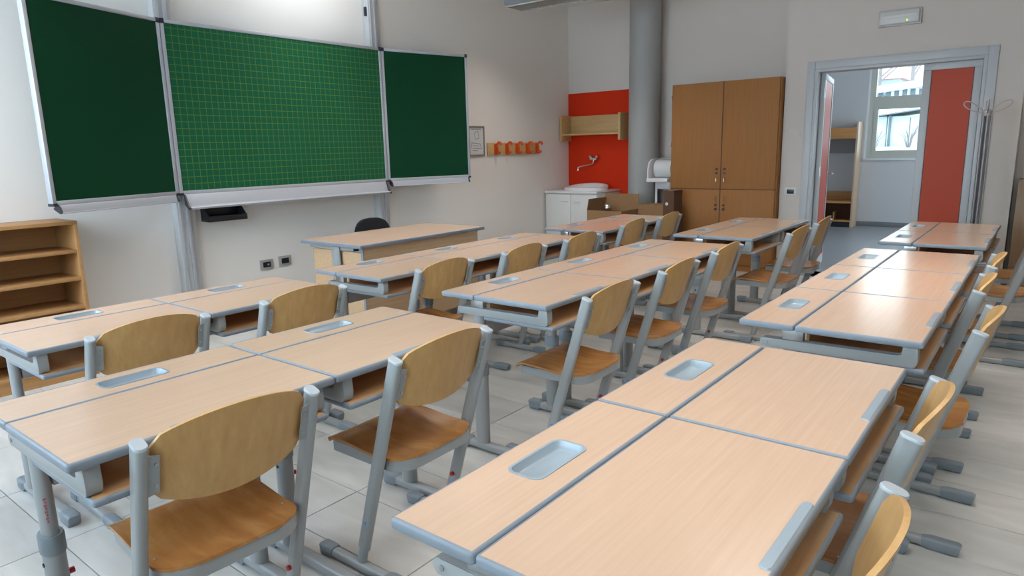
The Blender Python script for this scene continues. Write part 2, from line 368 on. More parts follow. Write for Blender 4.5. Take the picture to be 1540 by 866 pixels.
def bare_tree(x, y, h, seed, label):
    rnd = random.Random(seed); t = empty('bare_tree', (x, y, 2.4)); tag(t, label, 'tree')
    obj('trunk', sweep([(0, 0, 0), (.05, .03, h*.4), (.02, -.04, h)], ell(.09, .09, 8), up=(0, 1, 0), scales=[1, .7, .25]), BARK, t)
    for k in range(12):
        z = h*(.3+.6*k/12); a = rnd.uniform(0, 6.28); l = h*.33*(1.2-k/14)
        p = (0, 0, z); q = (l*.5*math.cos(a), l*.5*math.sin(a), z+l*.45); r = (l*.8*math.cos(a+.2), l*.8*math.sin(a+.2), z+l*1.05)
        obj('branch', sweep([p, q, r], ell(.03, .03, 6), up=(0, 1, 0), scales=[1, .6, .2]), BARK, t)
bare_tree(28.5, 5.25, 3.2, 1, 'thin bare tree behind the plank fence'); bare_tree(30.5, 4.5, 4.5, 2, 'tall forked bare tree beside the red-roofed house')
def shrub(x, y, h, seed, label):
    rnd = random.Random(seed); s = empty('leafless_shrub', (x, y, 1.1)); tag(s, label, 'shrub')
    for k in range(16):
        a = rnd.uniform(0, 6.28); d = rnd.uniform(.1, .5)*h
        obj('twig', sweep([(0, 0, 0), (d*.4*math.cos(a), d*.4*math.sin(a), h*.55), (d*math.cos(a), d*math.sin(a), h*rnd.uniform(.75, 1))], ell(.014, .014, 5), up=(0, 1, 0), scales=[1, .7, .3]), BARK, s)
shrub(20.1, 3.72, .62, 3, 'small leafless shrub at the left of the shed wall'); shrub(19.9, 2.9, .7, 4, 'wide leafless shrub before the shed wall, right of its twin')

# ---- doorway: frame, open leaf, closed leaf
fr = bmesh.new(); t_ = .075
bx(fr, XD-.022, XT+.01, DY1-.03, DY1, 0, DZ, .004); bx(fr, XD-.022, XT+.01, DY0, DY0+.03, 0, DZ, .004); bx(fr, XD-.022, XT+.01, DY0+.03, DY1-.03, DZ-.03, DZ, .004)
bx(fr, XD-.024, XD, DY1, DY1+t_, 0, DZ+t_, .004); bx(fr, XD-.024, XD, DY0-t_, DY0, 0, DZ+t_, .004); bx(fr, XD-.024, XD, DY0, DY1, DZ, DZ+t_, .004)
dfm = obj('door_1', fr, DOORFR); tag(dfm, 'grey metal double-door frame in the projecting wall', 'door frame', kind='structure')
def leaf(name, w_, panelmat, label, loc, rz, handle):
    r = empty(name, loc, rz); tag(r, label, 'door')
    H = DZ-.031; f_ = bmesh.new()
    for d in ((0, w_, 0.008, .12), (0, w_, H-.06, H), (0, .06, .12, H-.06), (w_-.065, w_, .12, H-.06)): bx(f_, d[0], d[1], -.022, .022, d[2], d[3], .004)
    obj('frame', f_, DOORFR, r); part('panel', panelmat, r, (.061, w_-.066, -.016, .016, .121, H-.061))
    g_ = bmesh.new()
    for s in (-1, 1):
        bx(g_, .0615, .066, s*.016, s*.0185, .121, H-.061); bx(g_, w_-.071, w_-.0665, s*.016, s*.0185, .121, H-.061)
    obj('gasket', g_, BLACK, r)
    if handle:
        for s in (-1, 1):
            hd = obj('handle', sweep([(w_-.035, s*.022, 1.05), (w_-.035, s*.07, 1.05), (w_-.05, s*.078, 1.05), (w_-.15, s*.078, 1.05)], ell(.009, .009, 8)), CHROME, r)
            part('handle_plate', CHROME, hd, (w_-.05, w_-.02, s*.022, s*.027, .93, 1.12), .002)
        for z in (.25, 1.1, 1.9): obj('hinge', cyl((-.008, -.02, z-.05), (-.008, -.02, z+.05), .011), STEEL, r)
    return r
leaf('door_leaf', .90, DOORRED, 'wide red-panelled door leaf standing open into the hall', (XD+.10, DY1-.055, 0), math.radians(8.5), True)
leaf('door_leaf', .46, DOORRED, 'narrow closed door leaf with a brick-red panel', (XD+.06, DY0+.037, 0), math.radians(90), False)

# ------------------------------------------------------------------ chalkboard
BY = 5.07; BX0, BX1, BZ0, BZ1 = 2.493, 4.475, 1.39-.237, 1.39+.9426
cb = empty('chalkboard', ((BX0+BX1)/2, YW, BZ0-.1)); tag(cb, 'green folding chalkboard with yellow grid centre and two angled wings', 'chalkboard')
def wing(parent, name, w_, H, mat, loc, rz, ledge_d, grid=False, capL=True):
    """panel in local x 0..w, z 0..H, faces -y"""
    p = part(name, mat, parent, (0, w_, -.012, .012, 0, H), loc=loc, rot=(0, 0, rz))
    f_ = bmesh.new(); e = .026
    bx(f_, -e, 0, -.02, .02, -e, H+e, .004); bx(f_, w_, w_+e, -.02, .02, -e, H+e, .004)
    bx(f_, 0, w_, -.02, .02, H, H+e, .004); bx(f_, 0, w_, -.02, .02, -e, 0, .004)
    obj('frame', f_, ALU, p)
    if ledge_d > .05: pr = [(.018, -e), (-.021, -e), (-.03, -e-.02), (-.05, -e-.085), (-.075, -e-.100), (-.088, -e-.092), (-.092, -e-.098), (-.078, -e-.112), (-.04, -e-.10), (.018, -e-.03)]
    else: pr = [(.018, -e), (-.021, -e), (-.026, -e-.01), (-.034, -e-.045), (-.042, -e-.048), (-.042, -e-.053), (-.028, -e-.052), (.018, -e-.02)]
    obj('chalk_ledge', prism(pr, 'x', .012, w_-.012), ALU, p)
    for cx in (-e, w_):
        c_ = box(cx-.002, cx+e+.002, -.024, .024, H+e-.03, H+e+.004, .004); obj('corner_cap', c_, NAVY, p)
        c_ = box(cx-.002, cx+e+.002, -.024, .024, -e-.006, -e+.012, .004); obj('corner_cap', c_, NAVY, p)
        c_ = prism([(-.018, -e-.002), (-.032, -e-.01), (pr[4][0]-.004, pr[4][1]+.006), (pr[6][0]-.004, pr[6][1]-.002), (pr[7][0], pr[7][1]-.004), (-.02, pr[7][1]+.035)], 'x', .0 if cx < 0 else w_-.012, .012 if cx < 0 else w_); obj('ledge_end', c_, NAVY, p)
    return p
ox, oy, oz = (BX0+BX1)/2, YW, BZ0-.1
HB = BZ1-BZ0
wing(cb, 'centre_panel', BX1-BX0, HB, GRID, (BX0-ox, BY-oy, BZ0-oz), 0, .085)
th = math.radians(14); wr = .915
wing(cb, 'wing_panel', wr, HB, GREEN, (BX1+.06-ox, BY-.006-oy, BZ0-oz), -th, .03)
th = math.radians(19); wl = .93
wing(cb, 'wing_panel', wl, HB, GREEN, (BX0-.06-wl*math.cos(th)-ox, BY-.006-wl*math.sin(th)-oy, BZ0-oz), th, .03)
part('carriage', ALU, cb, (BX0+.3-ox, BX1-.3-ox, .03+BY-oy, .05+BY-oy, .25, .35), .003)
def rail(x):
    r = empty('board_rail', (x, YW, 0)); k = 'left' if x < 3 else 'right'
    tag(r, 'tall grooved aluminium wall rail carrying the chalkboard at its %s joint' % ('bookcase-side' if x < 3 else 'sink-side'), 'rail', 'chalkboard rails')
    part('column', ALUB, r, (-.07, .03, -.085, 0, 0, ZC-.02), .006)
    part('groove_strip', ALU, r, (-.055, -.035, -.094, -.085, 0, ZC-.02), .003); part('groove_strip', ALU, r, (-.005, .018, -.094, -.085, 0, ZC-.02), .003)
    part('side_channel', ALUB, r, (.032, .085, -.05, 0, 0, ZC-.02), .004)
    part('rail_stop', NAVY, r, (-.085, -.0705, -.07, -.04, 2.64, 2.72), .003)
rail(2.53); rail(4.50)
# lamp over the board, hung high on the wall above the picture
bl = empty('chalkboard_lamp', (3.7, YW-.52, 3.05)); tag(bl, 'white wall-washing strip lamp hung above the chalkboard', 'lamp')
obj('housing', prism([(-.06, .0), (.06, .0), (.075, .05), (-.075, .05)], 'x', -.5, .5), WHITE, bl)
for s in (-.4, .4): obj('bracket', sweep([(s, .06, .03), (s, .52, .06)], ell(.012, .012, 8)), ALU, bl)
obj('tube', cyl((-.46, 0, -.015), (.46, 0, -.015), .013), emitter('lamp_tube', (.88, .94, 1), 4), bl)
al = area('lamp_light', (0, 0, -.035), (0, 1, -.55), .9, .05, 7.5, (.88, .94, 1)); al.parent = bl

# ------------------------------------------------------------------ school desks
DW, DD, DS = .697, .591, .394           # width, depth, rear lid depth
def slab(parent, name, mat, x0, x1, y0, y1, zt, th, hole=None, e=.007):
    """wood panel with a grey rounded edge band as a child; optional rounded hole (cx, cy, hx, hy, r)"""
    if hole:
        bm = bmesh.new(); cx, cy, hx, hy, r = hole; inner = rrect(hx, hy, r, 5, cx, cy); n = len(inner); X0, X1, Y0, Y1 = x0+e, x1-e, y0+e, y1-e
        outer = []
        for (px, py) in inner:
            dx, dy = px-cx, py-cy
            s = min([((X1-cx)/dx if dx > 1e-9 else 1e9), ((X0-cx)/dx if dx < -1e-9 else 1e9), ((Y1-cy)/dy if dy > 1e-9 else 1e9), ((Y0-cy)/dy if dy < -1e-9 else 1e9)])
            outer.append((cx+dx*s, cy+dy*s))
        for qx, qy, tx, ty in ((1, 1, X1, Y1), (-1, 1, X0, Y1), (-1, -1, X0, Y0), (1, -1, X1, Y0)):
            k = min(range(n), key=lambda i: (outer[i][0]-tx)**2+(outer[i][1]-ty)**2); outer[k] = (tx, ty)
        rings = []
        for L_, z in ((outer, zt), (inner, zt), (inner, zt-th), (outer, zt-th)): rings.append([bm.verts.new((p[0], p[1], z)) for p in L_])
        for A, B in zip(rings, rings[1:]+rings[:1]):
            for j in range(n): bm.faces.new((A[j], A[(j+1) % n], B[(j+1) % n], B[j]))
        p = obj(name, bm, mat, parent)
    else:
        p = part(name, mat, parent, (x0+e, x1-e, y0+e, y1-e, zt-th, zt))
    loop = rrect((x1-x0)/2, (y1-y0)/2, .008, 3, (x0+x1)/2, (y0+y1)/2); inn = [(min(max(a, x0+e), x1-e), min(max(b_, y0+e), y1-e)) for a, b_ in loop]
    cx, cy = (x0+x1)/2, (y0+y1)/2
    def off(L_, d): return [(a-math.copysign(min(d, abs(a-cx)), a-cx), b_-math.copysign(min(d, abs(b_-cy)), b_-cy)) for a, b_ in L_]
    prof = [(inn, zt+.0002), (off(loop, .004), zt+.0002), (off(loop, .001), zt-.0025), (loop, zt-.006), (loop, zt-th+.004), (off(loop, .003), zt-th-.0002), (inn, zt-th-.0002)]
    bm = bmesh.new(); rings = [[bm.verts.new((a, b_, z)) for a, b_ in L_] for L_, z in prof]; n = len(loop)
    for A, B in zip(rings, rings[1:]):
        for j in range(n): bm.faces.new((A[j], A[(j+1) % n], B[(j+1) % n], B[j]))
    bmesh.ops.remove_doubles(bm, verts=bm.verts, dist=1e-5)
    obj('edge_band', bm, EDGE, p)
    return p
def make_desk(H):
    r = empty('school_desk'); hx = DW/2
    fp = slab(r, 'front_panel', LAM, -hx, hx, DS+.003, DD, H, .022, (0, (DS+DD)/2+.002, .089, .038, .02))
    # pencil tray pan
    bm = bmesh.new(); cy = (DS+DD)/2+.002; rings = []
    for hx_, hy_, r_, z in ((.094, .043, .023, H+.0002), (.094, .043, .023, H+.0016), (.0885, .0375, .0205, H+.0016), (.083, .0325, .017, H-.014), (.078, .028, .013, H-.017)):
        rings.append([bm.verts.new((a, b_, z)) for a, b_ in rrect(hx_, hy_, r_, 5, 0, cy)])
    n = len(rings[0])
    for A, B in zip(rings, rings[1:]):
        for j in range(n): bm.faces.new((A[j], A[(j+1) % n], B[(j+1) % n], B[j]))
    bm.faces.new(rings[-1]); obj('pencil_tray', bm, TRAY, fp)
    rp = slab(r, 'lid_panel', LAM, -hx, hx, 0, DS, H, .022)
    bm = bmesh.new(); pts = rrect(.12, .0112, .0085, 4, 0, .0165); A = [bm.verts.new((a, b_, H+.0003)) for a, b_ in pts]; B = [bm.verts.new((a*.99, .0165+(b_-.0165)*.75, H+.0036)) for a, b_ in pts]
    for j in range(len(pts)): bm.faces.new((A[j], A[(j+1) % len(pts)], B[(j+1) % len(pts)], B[j]))
    bm.faces.new(B); obj('lid_handle', bm, TRAY, rp)
    sp_ = slab(r, 'book_shelf', SHELFW, -.312, .312, -.006, .372, H-.099, .017)
    part('shelf_back', SHELFW, r, (-.275, .275, .36, .37, H-.0985, H-.03))
    for s in (-1, 1):
        # C-shaped side frame: bar with round nose, hook rising to the lid at the rear
        zb, zt = H-.099, H-.064
        pts = []
        for i in range(7): a = -PI/2 + PI*i/6; pts.append((.505+.0175*math.cos(a), (zb+zt)/2+.0175*math.sin(a)))
        pts += [(.075, zt), (.062, zt+.004), (.062, H-.0225), (.018, H-.0225), (.016, H-.07), (.018, zb+.012), (.022, zb+.005), (.030, zb)]
        sf = obj('side_frame', prism(pts, 'x', s*.297-.018, s*.297+.018, .002), GREY, r)
        obj('bolt', cyl((s*.3155, .50, (zb+zt)/2), (s*.3175, .50, (zb+zt)/2), .006, 10), STEEL, sf)
        part('hinge_bracket', STEEL, sf, (s*.297-.014, s*.297+.014, DS-.022, DS+.05, zt, H-.0225), .002)
        # telescopic leg on a floor runner
        x = s*.287; y = .415
        lg = obj('leg_column', sweep([(x, y, .40), (x, y, H-.05)], ell(.020, .030, 14), up=(0, 1, 0)), GREY, r)
        obj('leg_sleeve', sweep([(x, y, .045), (x, y, .405)], ell(.0265, .037, 14), up=(0, 1, 0)), GREY, r)
        obj('leg_collar', sweep([(x, y, .375), (x, y, .38), (x, y, .425), (x, y, .43)], ell(.0305, .041, 14), up=(0, 1, 0), scales=[.93, 1, 1, .93]), CAPM, r)
        obj('lock_knob', cyl((x+s*-.026, y, .30), (x+s*-.040, y, .30), .0085, 10), RED, r)
        obj('leg_plug', cyl((x+s*.026, y, .345), (x+s*.0285, y, .345), .006, 10), BLACK, r)
        ru = obj('runner', sweep([(x, .03, .027), (x, .52, .027)], rrect(.021, .018, .010, 3)), GREY, r)
        for e0, e1 in ((-.005, .075), (.485, .56)):
            obj('runner_cap', sweep([(x, e0, .024), (x, e0+.008, .026), (x, e1-.008, .026), (x, e1, .024)], rrect(.0255, .0255, .011, 3), scales=[.82, 1, 1, .82]), CAPM, ru)
    part('crossbar', GREY, r, (-.268, .268, .392, .41, H-.20, H-.125), .004)
    return r
ROWY = (.8515-DD, 2.1633-DD, 3.4331-DD)
GX = ((.713, 2.420, 4.970), (.457, 2.208, 4.673), (.763, 2.432, 4.818))
HH = ((.766, .764, .750), (.760, .762, .756), (.718, .715, .722))
rown = ('back desk row, farthest from the chalkboard', 'middle desk row', 'front desk row, nearest the chalkboard')
gpos = (('outer one of the pair at the bookcase end', 'inner one of the pair at the bookcase end'),
        ('centre block, side toward the bookcase', 'centre block, between two others', 'centre block, side toward the doorway'),
        ('pair by the end wall, desk away from wall', 'pair by the end wall, desk nearest wall'))
nper = (2, 3, 2)
cache = {}
for ri in range(3):
    for g in range(3):
        for d in range(nper[g]):
            key = HH[ri][g]
            if key not in cache: cache[key] = make_desk(key); o = cache[key]
            else: o = copy_tree(cache[key])
            o.location = (GX[ri][g] + .35 + d*.70, ROWY[ri], 0)
            tag(o, 'beech school desk, %s, %s' % (rown[ri].split(',')[0], gpos[g][d]), 'desk', 'beech and grey school desks in three rows')
MR = [o for o in bpy.data.objects if o.name.startswith('school_desk') and not o.parent and abs(o.location.x-.807) < .01 and abs(o.location.y-ROWY[1]) < .01][0]
mk = bmesh.new()
for k in range(8):
    z = .47+k*.009; bx(mk, -.287-.010-.002*(k % 2), -.287-.005, .3853, .3858, z, z+.006)
obj('maker_mark', mk, plain('red_lettering', (.50, .17, .17), .5), MR, smooth=False)
# ------------------------------------------------------------------ school chairs
def make_chair():
    r = empty('school_chair'); zc = .785; k = .30      # forward lean of the uprights per metre of drop
    def Y(z): return (zc-z)*k
    # seat shell
    bm = bmesh.new(); nu, nv = 14, 16; top = []; bot = []; y0, y1 = .028, .412
    for j in range(nv+1):
        v = j/nv; y = y0+(y1-y0)*v
        dr = y-y0; rr = .085; hw = .192 - (rr-math.sqrt(max(0, rr*rr-(rr-dr)**2)) if dr < rr else 0)
        df = y1-y; rf = .022; hw -= (rf-math.sqrt(max(0, rf*rf-(rf-df)**2)) if df < rf else 0)
        A, B = [], []
        for i in range(nu+1):
            u = -1+2*i/nu; x = hw*u
            z = .440 - .019*math.exp(-((v-.32)/.26)**2)*(1-.55*u*u) + .006*v - .030*max(0, (v-.86)/.14)**2
            A.append(bm.verts.new((x, y, z))); B.append(bm.verts.new((x*.995, y, z-.010)))
        top.append(A); bot.append(B)
    for j in range(nv):
        for i in range(nu):
            bm.faces.new((top[j][i], top[j][i+1], top[j+1][i+1], top[j+1][i])); bm.faces.new((bot[j][i+1], bot[j][i], bot[j+1][i], bot[j+1][i+1]))
    for j in range(nv):
        bm.faces.new((top[j][0], top[j+1][0], bot[j+1][0], bot[j][0])); bm.faces.new((top[j+1][nu], top[j][nu], bot[j][nu], bot[j+1][nu]))
    for i in range(nu):
        bm.faces.new((top[0][i+1], top[0][i], bot[0][i], bot[0][i+1])); bm.faces.new((top[nv][i], top[nv][i+1], bot[nv][i+1], bot[nv][i]))
    st = obj('seat', bm, PLYS, r)
    for sx in (-1, 1):
        for yy, zz in ((.13, .4345), (.345, .4425)): obj('seat_rivet', lathe([(.004, 0), (.0035, .001), (.0015, .0015)], 8, off=(sx*.172, yy, zz)), STEEL, st)
    # seat frame: U-shaped band below the shell
    path = [(-.172, .375, .408), (-.176, .25, .409), (-.178, .12, .409)]
    for i in range(7): a = PI + PI/2*i/6; path.append((-.103+.075*math.cos(a), .112+.072*math.sin(a), .409))
    path += [(-x, y, z) for x, y, z in path[::-1]]
    obj('seat_frame', sweep(path, [(-.009, -.019), (.009, -.019), (.009, .018), (-.009, .018)]), GREY, r)
    part('front_rail', GREY, r, (-.165, .165, .345, .372, .395, .42), .004)
    # backrest: bowed barrel-shaped plywood
    bm = bmesh.new(); nu, nv = 18, 8; F, Bk = [], []; hw = .193
    for i in range(nu+1):
        u = -1+2*i/nu; x = hw*u; c = 1-u*u
        zt = .779+.050*c**.7; zb = .640-.052*c**.8
        if abs(u) > .93: t = (abs(u)-.93)/.07; zt -= .012*t*t; zb += .012*t*t
        f_, b_ = [], []
        for j in range(nv+1):
            z = zb+(zt-zb)*j/nv; y = Y(z)-.034*c+.004
            f_.append(bm.verts.new((x, y+.005, z))); b_.append(bm.verts.new((x, y-.005, z)))
        F.append(f_); Bk.append(b_)
    for i in range(nu):
        for j in range(nv):
            bm.faces.new((F[i][j], F[i+1][j], F[i+1][j+1], F[i][j+1])); bm.faces.new((Bk[i+1][j], Bk[i][j], Bk[i][j+1], Bk[i+1][j+1]))
        bm.faces.new((F[i][nv], F[i+1][nv], Bk[i+1][nv], Bk[i][nv])); bm.faces.new((F[i+1][0], F[i][0], Bk[i][0], Bk[i+1][0]))
    for j in range(nv):
        bm.faces.new((F[0][j+1], F[0][j], Bk[0][j], Bk[0][j+1])); bm.faces.new((F[nu][j], F[nu][j+1], Bk[nu][j+1], Bk[nu][j]))
    obj('backrest', bm, PLYB, r)
    for s in (-1, 1):
        x = s*.215
        sec = rrect(.0145, .0235, .0135, 4)
        up = obj('upright', sweep([(x, Y(.105), .105), (x, Y(zc-.004), zc-.004)], sec, up=(0, 1, 0)), GREY, r)
        obj('top_cap', sweep([(x, Y(zc-.005), zc-.005), (x, Y(zc-.001), zc-.001), (x, Y(zc+.002), zc+.002)], rrect(.0155, .0246, .0145, 4), up=(0, 1, 0), scales=[1, 1, .92]), LCAP, up)
        obj('collar', sweep([(x, Y(.098), .098), (x, Y(.125), .125)], ell(.0165, .0255, 14), up=(0, 1, 0)), GREY, up)
        obj('lower_tube', sweep([(x, Y(.030), .030), (x, Y(.11), .11)], ell(.0115, .0195, 12), up=(0, 1, 0)), GREY, up)
        obj('lock_plug', cyl((x-s*.0145, Y(.20), .20), (x-s*.024, Y(.20), .20), .008, 10), RED, up)
        obj('side_plug', cyl((x+s*.0143, Y(.20), .20), (x+s*.0158, Y(.20), .20), .0055, 10), BLUE, up)
        br = bmesh.new(); za, zb2 = .645, .755
        vs = [(x-s*.012, Y(za)-.012, za), (x-s*.012, Y(zb2)-.012, zb2), (x-s*.037, Y(zb2-.006)-.016, zb2-.006), (x-s*.037, Y(za+.006)-.016, za+.006)]
        A = [br.verts.new(p) for p in vs]; B = [br.verts.new((p[0], p[1]-.0035, p[2])) for p in vs]
        br.faces.new(A); br.faces.new(B[::-1])
        for j in range(4): br.faces.new((A[j], A[(j+1) % 4], B[(j+1) % 4], B[j]))
        bo = obj('back_bracket', br, GREY, up)
        for z in (.672, .728): obj('rivet', sweep([(x-s*.029, Y(z)-.0185, z), (x-s*.029, Y(z)-.0225, z)], ell(.0042, .0042, 8)), STEEL, bo)
        ru = obj('runner', sweep([(x, .05, .020), (x, .385, .020)], rrect(.0165, .0165, .009, 3)), GREY, r)
        obj('runner_cap', sweep([(x, -.012, .020), (x, -.006, .0215), (x, .075, .0215), (x, .10, .019)], rrect(.021, .0212, .009, 3), scales=[.85, 1, 1, .85]), CAPM, ru)
        obj('runner_cap', sweep([(x, .365, .0205), (x, .375, .0215), (x, .425, .0215), (x, .432, .020)], rrect(.021, .0212, .009, 3), scales=[.9, 1, 1, .82]), CAPM, ru)
    return r
cp = make_chair(); first = True
CH = [ # row 0 (back), 1 (middle), 2 (front): x, y of the back caps, turn in degrees
 [(1.07, .16, 0), (1.77, .17, 0), (2.78, .12, -1), (3.49, .183, 1), (4.19, .18, 1), (5.32, .02, 0), (6.02, .02, 0)],
 [(.79, 1.484, -3), (1.522, 1.485, 1), (2.545, 1.45, .8), (3.255, 1.46, 1.5), (3.975, 1.48, 1), (5.03, 1.36, -1.5), (5.742, 1.38, 1.5)],
 [(1.13, 2.665, -1), (1.83, 2.665, 0), (2.762, 2.655, 0), (3.485, 2.635, 0), (4.185, 2.635, -.5), (5.18, 2.745, 1), (5.885, 2.75, 1)]]
seatn = ('outer desk of the pair at the bookcase end', 'inner desk of the pair at the bookcase end', 'centre block desk toward the bookcase',
         'centre block desk between two others', 'centre block desk toward the doorway', 'end-wall pair, desk away from wall', 'end-wall pair, desk nearest wall')
for ri in range(3):
    for k, (x, y, a) in enumerate(CH[ri]):
        o = cp if first else copy_tree(cp); first = False
        o.location = (x, y, 0); o.rotation_euler = (0, 0, math.radians(a)); o.scale = (1, 1, .968 if ri == 2 else 1)
        tag(o, 'beech plywood chair, %s, %s' % (('back row', 'middle row', 'front row')[ri], seatn[k]), 'chair', 'plywood school chairs at the desks')

# ------------------------------------------------------------------ teacher's desk and chair
T = empty('teacher_desk', (3.81, 4.20, 0)); tag(T, 'long beech teacher desk with modesty panel and grey edge before the chalkboard', 'desk')
TZ = .748; hx, hy = .69, .36
slab(T, 'desktop', LAM, -hx, hx, -hy, hy, TZ, .026)
BEV = wood('desk_panel_beech', (.55, .35, .20), (.63, .43, .26), 'x', .4, 2.4, 24)
mp_ = part('modesty_panel', BEV, T, (-.63, .63, -.315, -.297, .09, TZ-.03)); part('panel_edge', EDGE, mp_, (-.636, -.63, -.318, -.294, .09, TZ-.03), .001); part('panel_edge', EDGE, mp_, (.63, .636, -.318, -.294, .09, TZ-.03), .001)
for s in (-1, 1):
    part('side_panel', BEV, T, (s*.60, s*.618, -.295, .30, .09, TZ-.07))
    part('top_rail', GREY, T, (s*.57, s*.64, -.30, .31, TZ-.058, TZ-.0265), .004)
    obj('leg', sweep([(s*.645, -.02, .04), (s*.645, -.02, TZ-.03)], ell(.024, .045, 14), up=(0, 1, 0)), GREY, T)
    part('foot_runner', GREY, T, (s*.645-.025, s*.645+.025, -.30, .30, 0, .045), .008)
    part('edge_clip', BLACK, T, (s*.66-.018, s*.66+.018, -.285, -.262, TZ-.05, TZ-.0265), .003)
tc_ = empty('office_chair', (4.09, 4.86, 0), PI); tag(tc_, 'black upholstered chair pushed behind the teacher desk', 'chair')
bm = bmesh.new(); n = 24; rings = []
for yy, sc_ in ((.195, .90), (.205, .99), (.235, .99), (.25, .88)):
    rings.append([bm.verts.new((.205*sc_*math.copysign(abs(math.cos(2*PI*i/n))**.75, math.cos(2*PI*i/n)), yy+.02*math.cos(2*PI*i/n)**2*-1+.02, .655+.165*sc_*math.copysign(abs(math.sin(2*PI*i/n))**.8, math.sin(2*PI*i/n)))) for i in range(n)])
for A, B in zip(rings, rings[1:]):
    for j in range(n): bm.faces.new((A[j], A[(j+1) % n], B[(j+1) % n], B[j]))
bm.faces.new(rings[0]); bm.faces.new(rings[-1])
obj('backrest', bm, FABRIC, tc_); tc_.rotation_euler = (0, 0, 0); tc_.location = (4.09, 4.62, 0)
obj('seat', box(-.225, .225, -.24, .20, .40, .46, .025, 3), FABRIC, tc_)
for s in (-1, 1):
    obj('leg', sweep([(s*.20, -.21, .40), (s*.235, -.235, 0)], ell(.012, .012, 10), up=(0, 1, 0)), BLACK, tc_)
    obj('leg', sweep([(s*.20, .19, .40), (s*.235, .235, 0)], ell(.012, .012, 10), up=(0, 1, 0)), BLACK, tc_)
    obj('back_stay', sweep([(s*.215, .12, .41), (s*.215, .235, .44), (s*.215, .255, .60)], ell(.011, .011, 8), up=(1, 0, 0)), GREY, tc_)

# ------------------------------------------------------------------ low bookcase by the chalkboard
K = empty('low_bookcase', (1.19, 4.85, 0)); tag(K, 'low open beech bookcase with empty shelves against the chalkboard wall', 'bookcase')
kx, kd, kz = .50, .335, 1.018
part('top', CASEW, K, (-kx, kx, -.004, kd, kz-.022, kz), .001)
for s in (-1, 1): part('side_panel', CASEW, K, (s*kx, s*(kx-.022), 0, kd, 0, kz-.022), .001)
part('back_panel', CASEW, K, (-kx+.022, kx-.022, kd-.008, kd, .06, kz-.022))
for z in (.835, .658, .473, .272): part('shelf', CASEW, K, (-kx+.022, kx-.022, .004, kd-.009, z-.022, z), .001)
part('bottom', CASEW, K, (-kx+.022, kx-.022, .004, kd-.009, .075, .097), .001); part('plinth', CASEW, K, (-kx+.022, kx-.022, .008, .026, 0, .074))

# ------------------------------------------------------------------ small things on the chalkboard wall
S = empty('document_tray', (2.84, YW, .975)); tag(S, 'black open plastic tray fixed to the wall under the chalkboard', 'tray')
part('back', BLACK, S, (-.16, .16, -.012, 0, -.075, .075), .003); part('bottom', BLACK, S, (-.16, .16, -.125, -.012, -.075, -.063), .003)
part('front_lip', BLACK, S, (-.16, .16, -.13, -.12, -.075, -.03), .003)
for s in (-1, 1): obj('side', prism([(-.012, -.063), (-.12, -.063), (-.12, -.035), (-.012, .075)], 'x', s*.16, s*.15), BLACK, S)
PLG = plain('socket_plate_grey', (.36, .35, .34), .4)
def socket(x, y, z, rz, label, two=True, plate=PLG):
    s = empty('wall_socket', (x, y, z), rz); tag(s, label, 'socket')
    part('plate', plate, s, (-.062, .062, -.010, 0, -.042, .042), .003); m_ = part('module', BLACK, s, (-.036, .036, -.0125, -.010, -.023, .023), .001)
    if two: obj('button', cyl((.012, -.0125, 0), (.012, -.015, 0), .008, 10), PLG, m_)
    return s
socket(3.205, YW, 1.39-.905, 0, 'grey wall socket plate with round button, beside the chalkboard rail')
socket(3.385, YW, 1.39-.895, 0, 'grey wall socket plate with plain black insert, toward the teacher desk', False)
P_ = empty('framed_notice', (5.985, YW, 1.505)); tag(P_, 'small grey-framed notice with pencil sketch beside the chalkboard wing', 'picture')
fb = bmesh.new()
for d in ((-.135, .135, .15, .168), (-.135, .135, -.168, -.15), (-.135, -.122, -.15, .15), (.122, .135, -.15, .15)): bx(fb, d[0], d[1], -.018, 0, d[2], d[3], .002)
obj('frame', fb, FRAMEG, P_); part('paper', PAPER, P_, (-.122, .122, -.006, 0, -.15, .15))
ib = bmesh.new()
for (a, b_, c, d) in ((-.03, .09, .03, .11), (.03, .11, .045, .03), (.045, .03, -.02, .02), (-.02, .02, -.03, .09), (-.08, -.02, .06, -.03), (.06, -.03, .09, -.09), (-.08, -.02, -.09, -.08), (-.07, -.05, .05, -.055), (-.07, -.08, .07, -.085), (-.07, -.105, .02, -.11), (-.085, .13, .085, .13)):
    sweep([(a, -.0065, b_), (c, -.0065, d)], [(-.0025, -.0004), (.0025, -.0004), (.0025, .0004), (-.0025, .0004)], up=(0, 1, 0), bm=ib)
obj('sketch', ib, INK, P_)
R_ = empty('coat_hook_rail', (6.675, YW, 1.412)); tag(R_, 'beech wall rail with five orange coat hooks', 'hook rail')
part('board', WALLSHELF, R_, (-.51, .51, -.02, 0, -.072, .072), .004)
for k in range(5):
    x = -.37+k*.205
    hk = obj('hook', sweep([(x, -.02, -.045), (x, -.035, -.045), (x, -.055, -.03), (x, -.05, .01), (x, -.045, .05), (x, -.07, .075), (x, -.10, .07), (x, -.112, .045)], ell(.017, .011, 8), up=(1, 0, 0)), HOOKO, R_)
    part('hook_plate', HOOKO, hk, (x-.027, x+.027, -.028, -.02, -.06, .06), .003)
    obj('lower_prong', sweep([(x, -.03, -.03), (x, -.06, -.055), (x, -.085, -.045), (x, -.09, -.03)], ell(.013, .010, 8), up=(1, 0, 0)), HOOKO, hk)

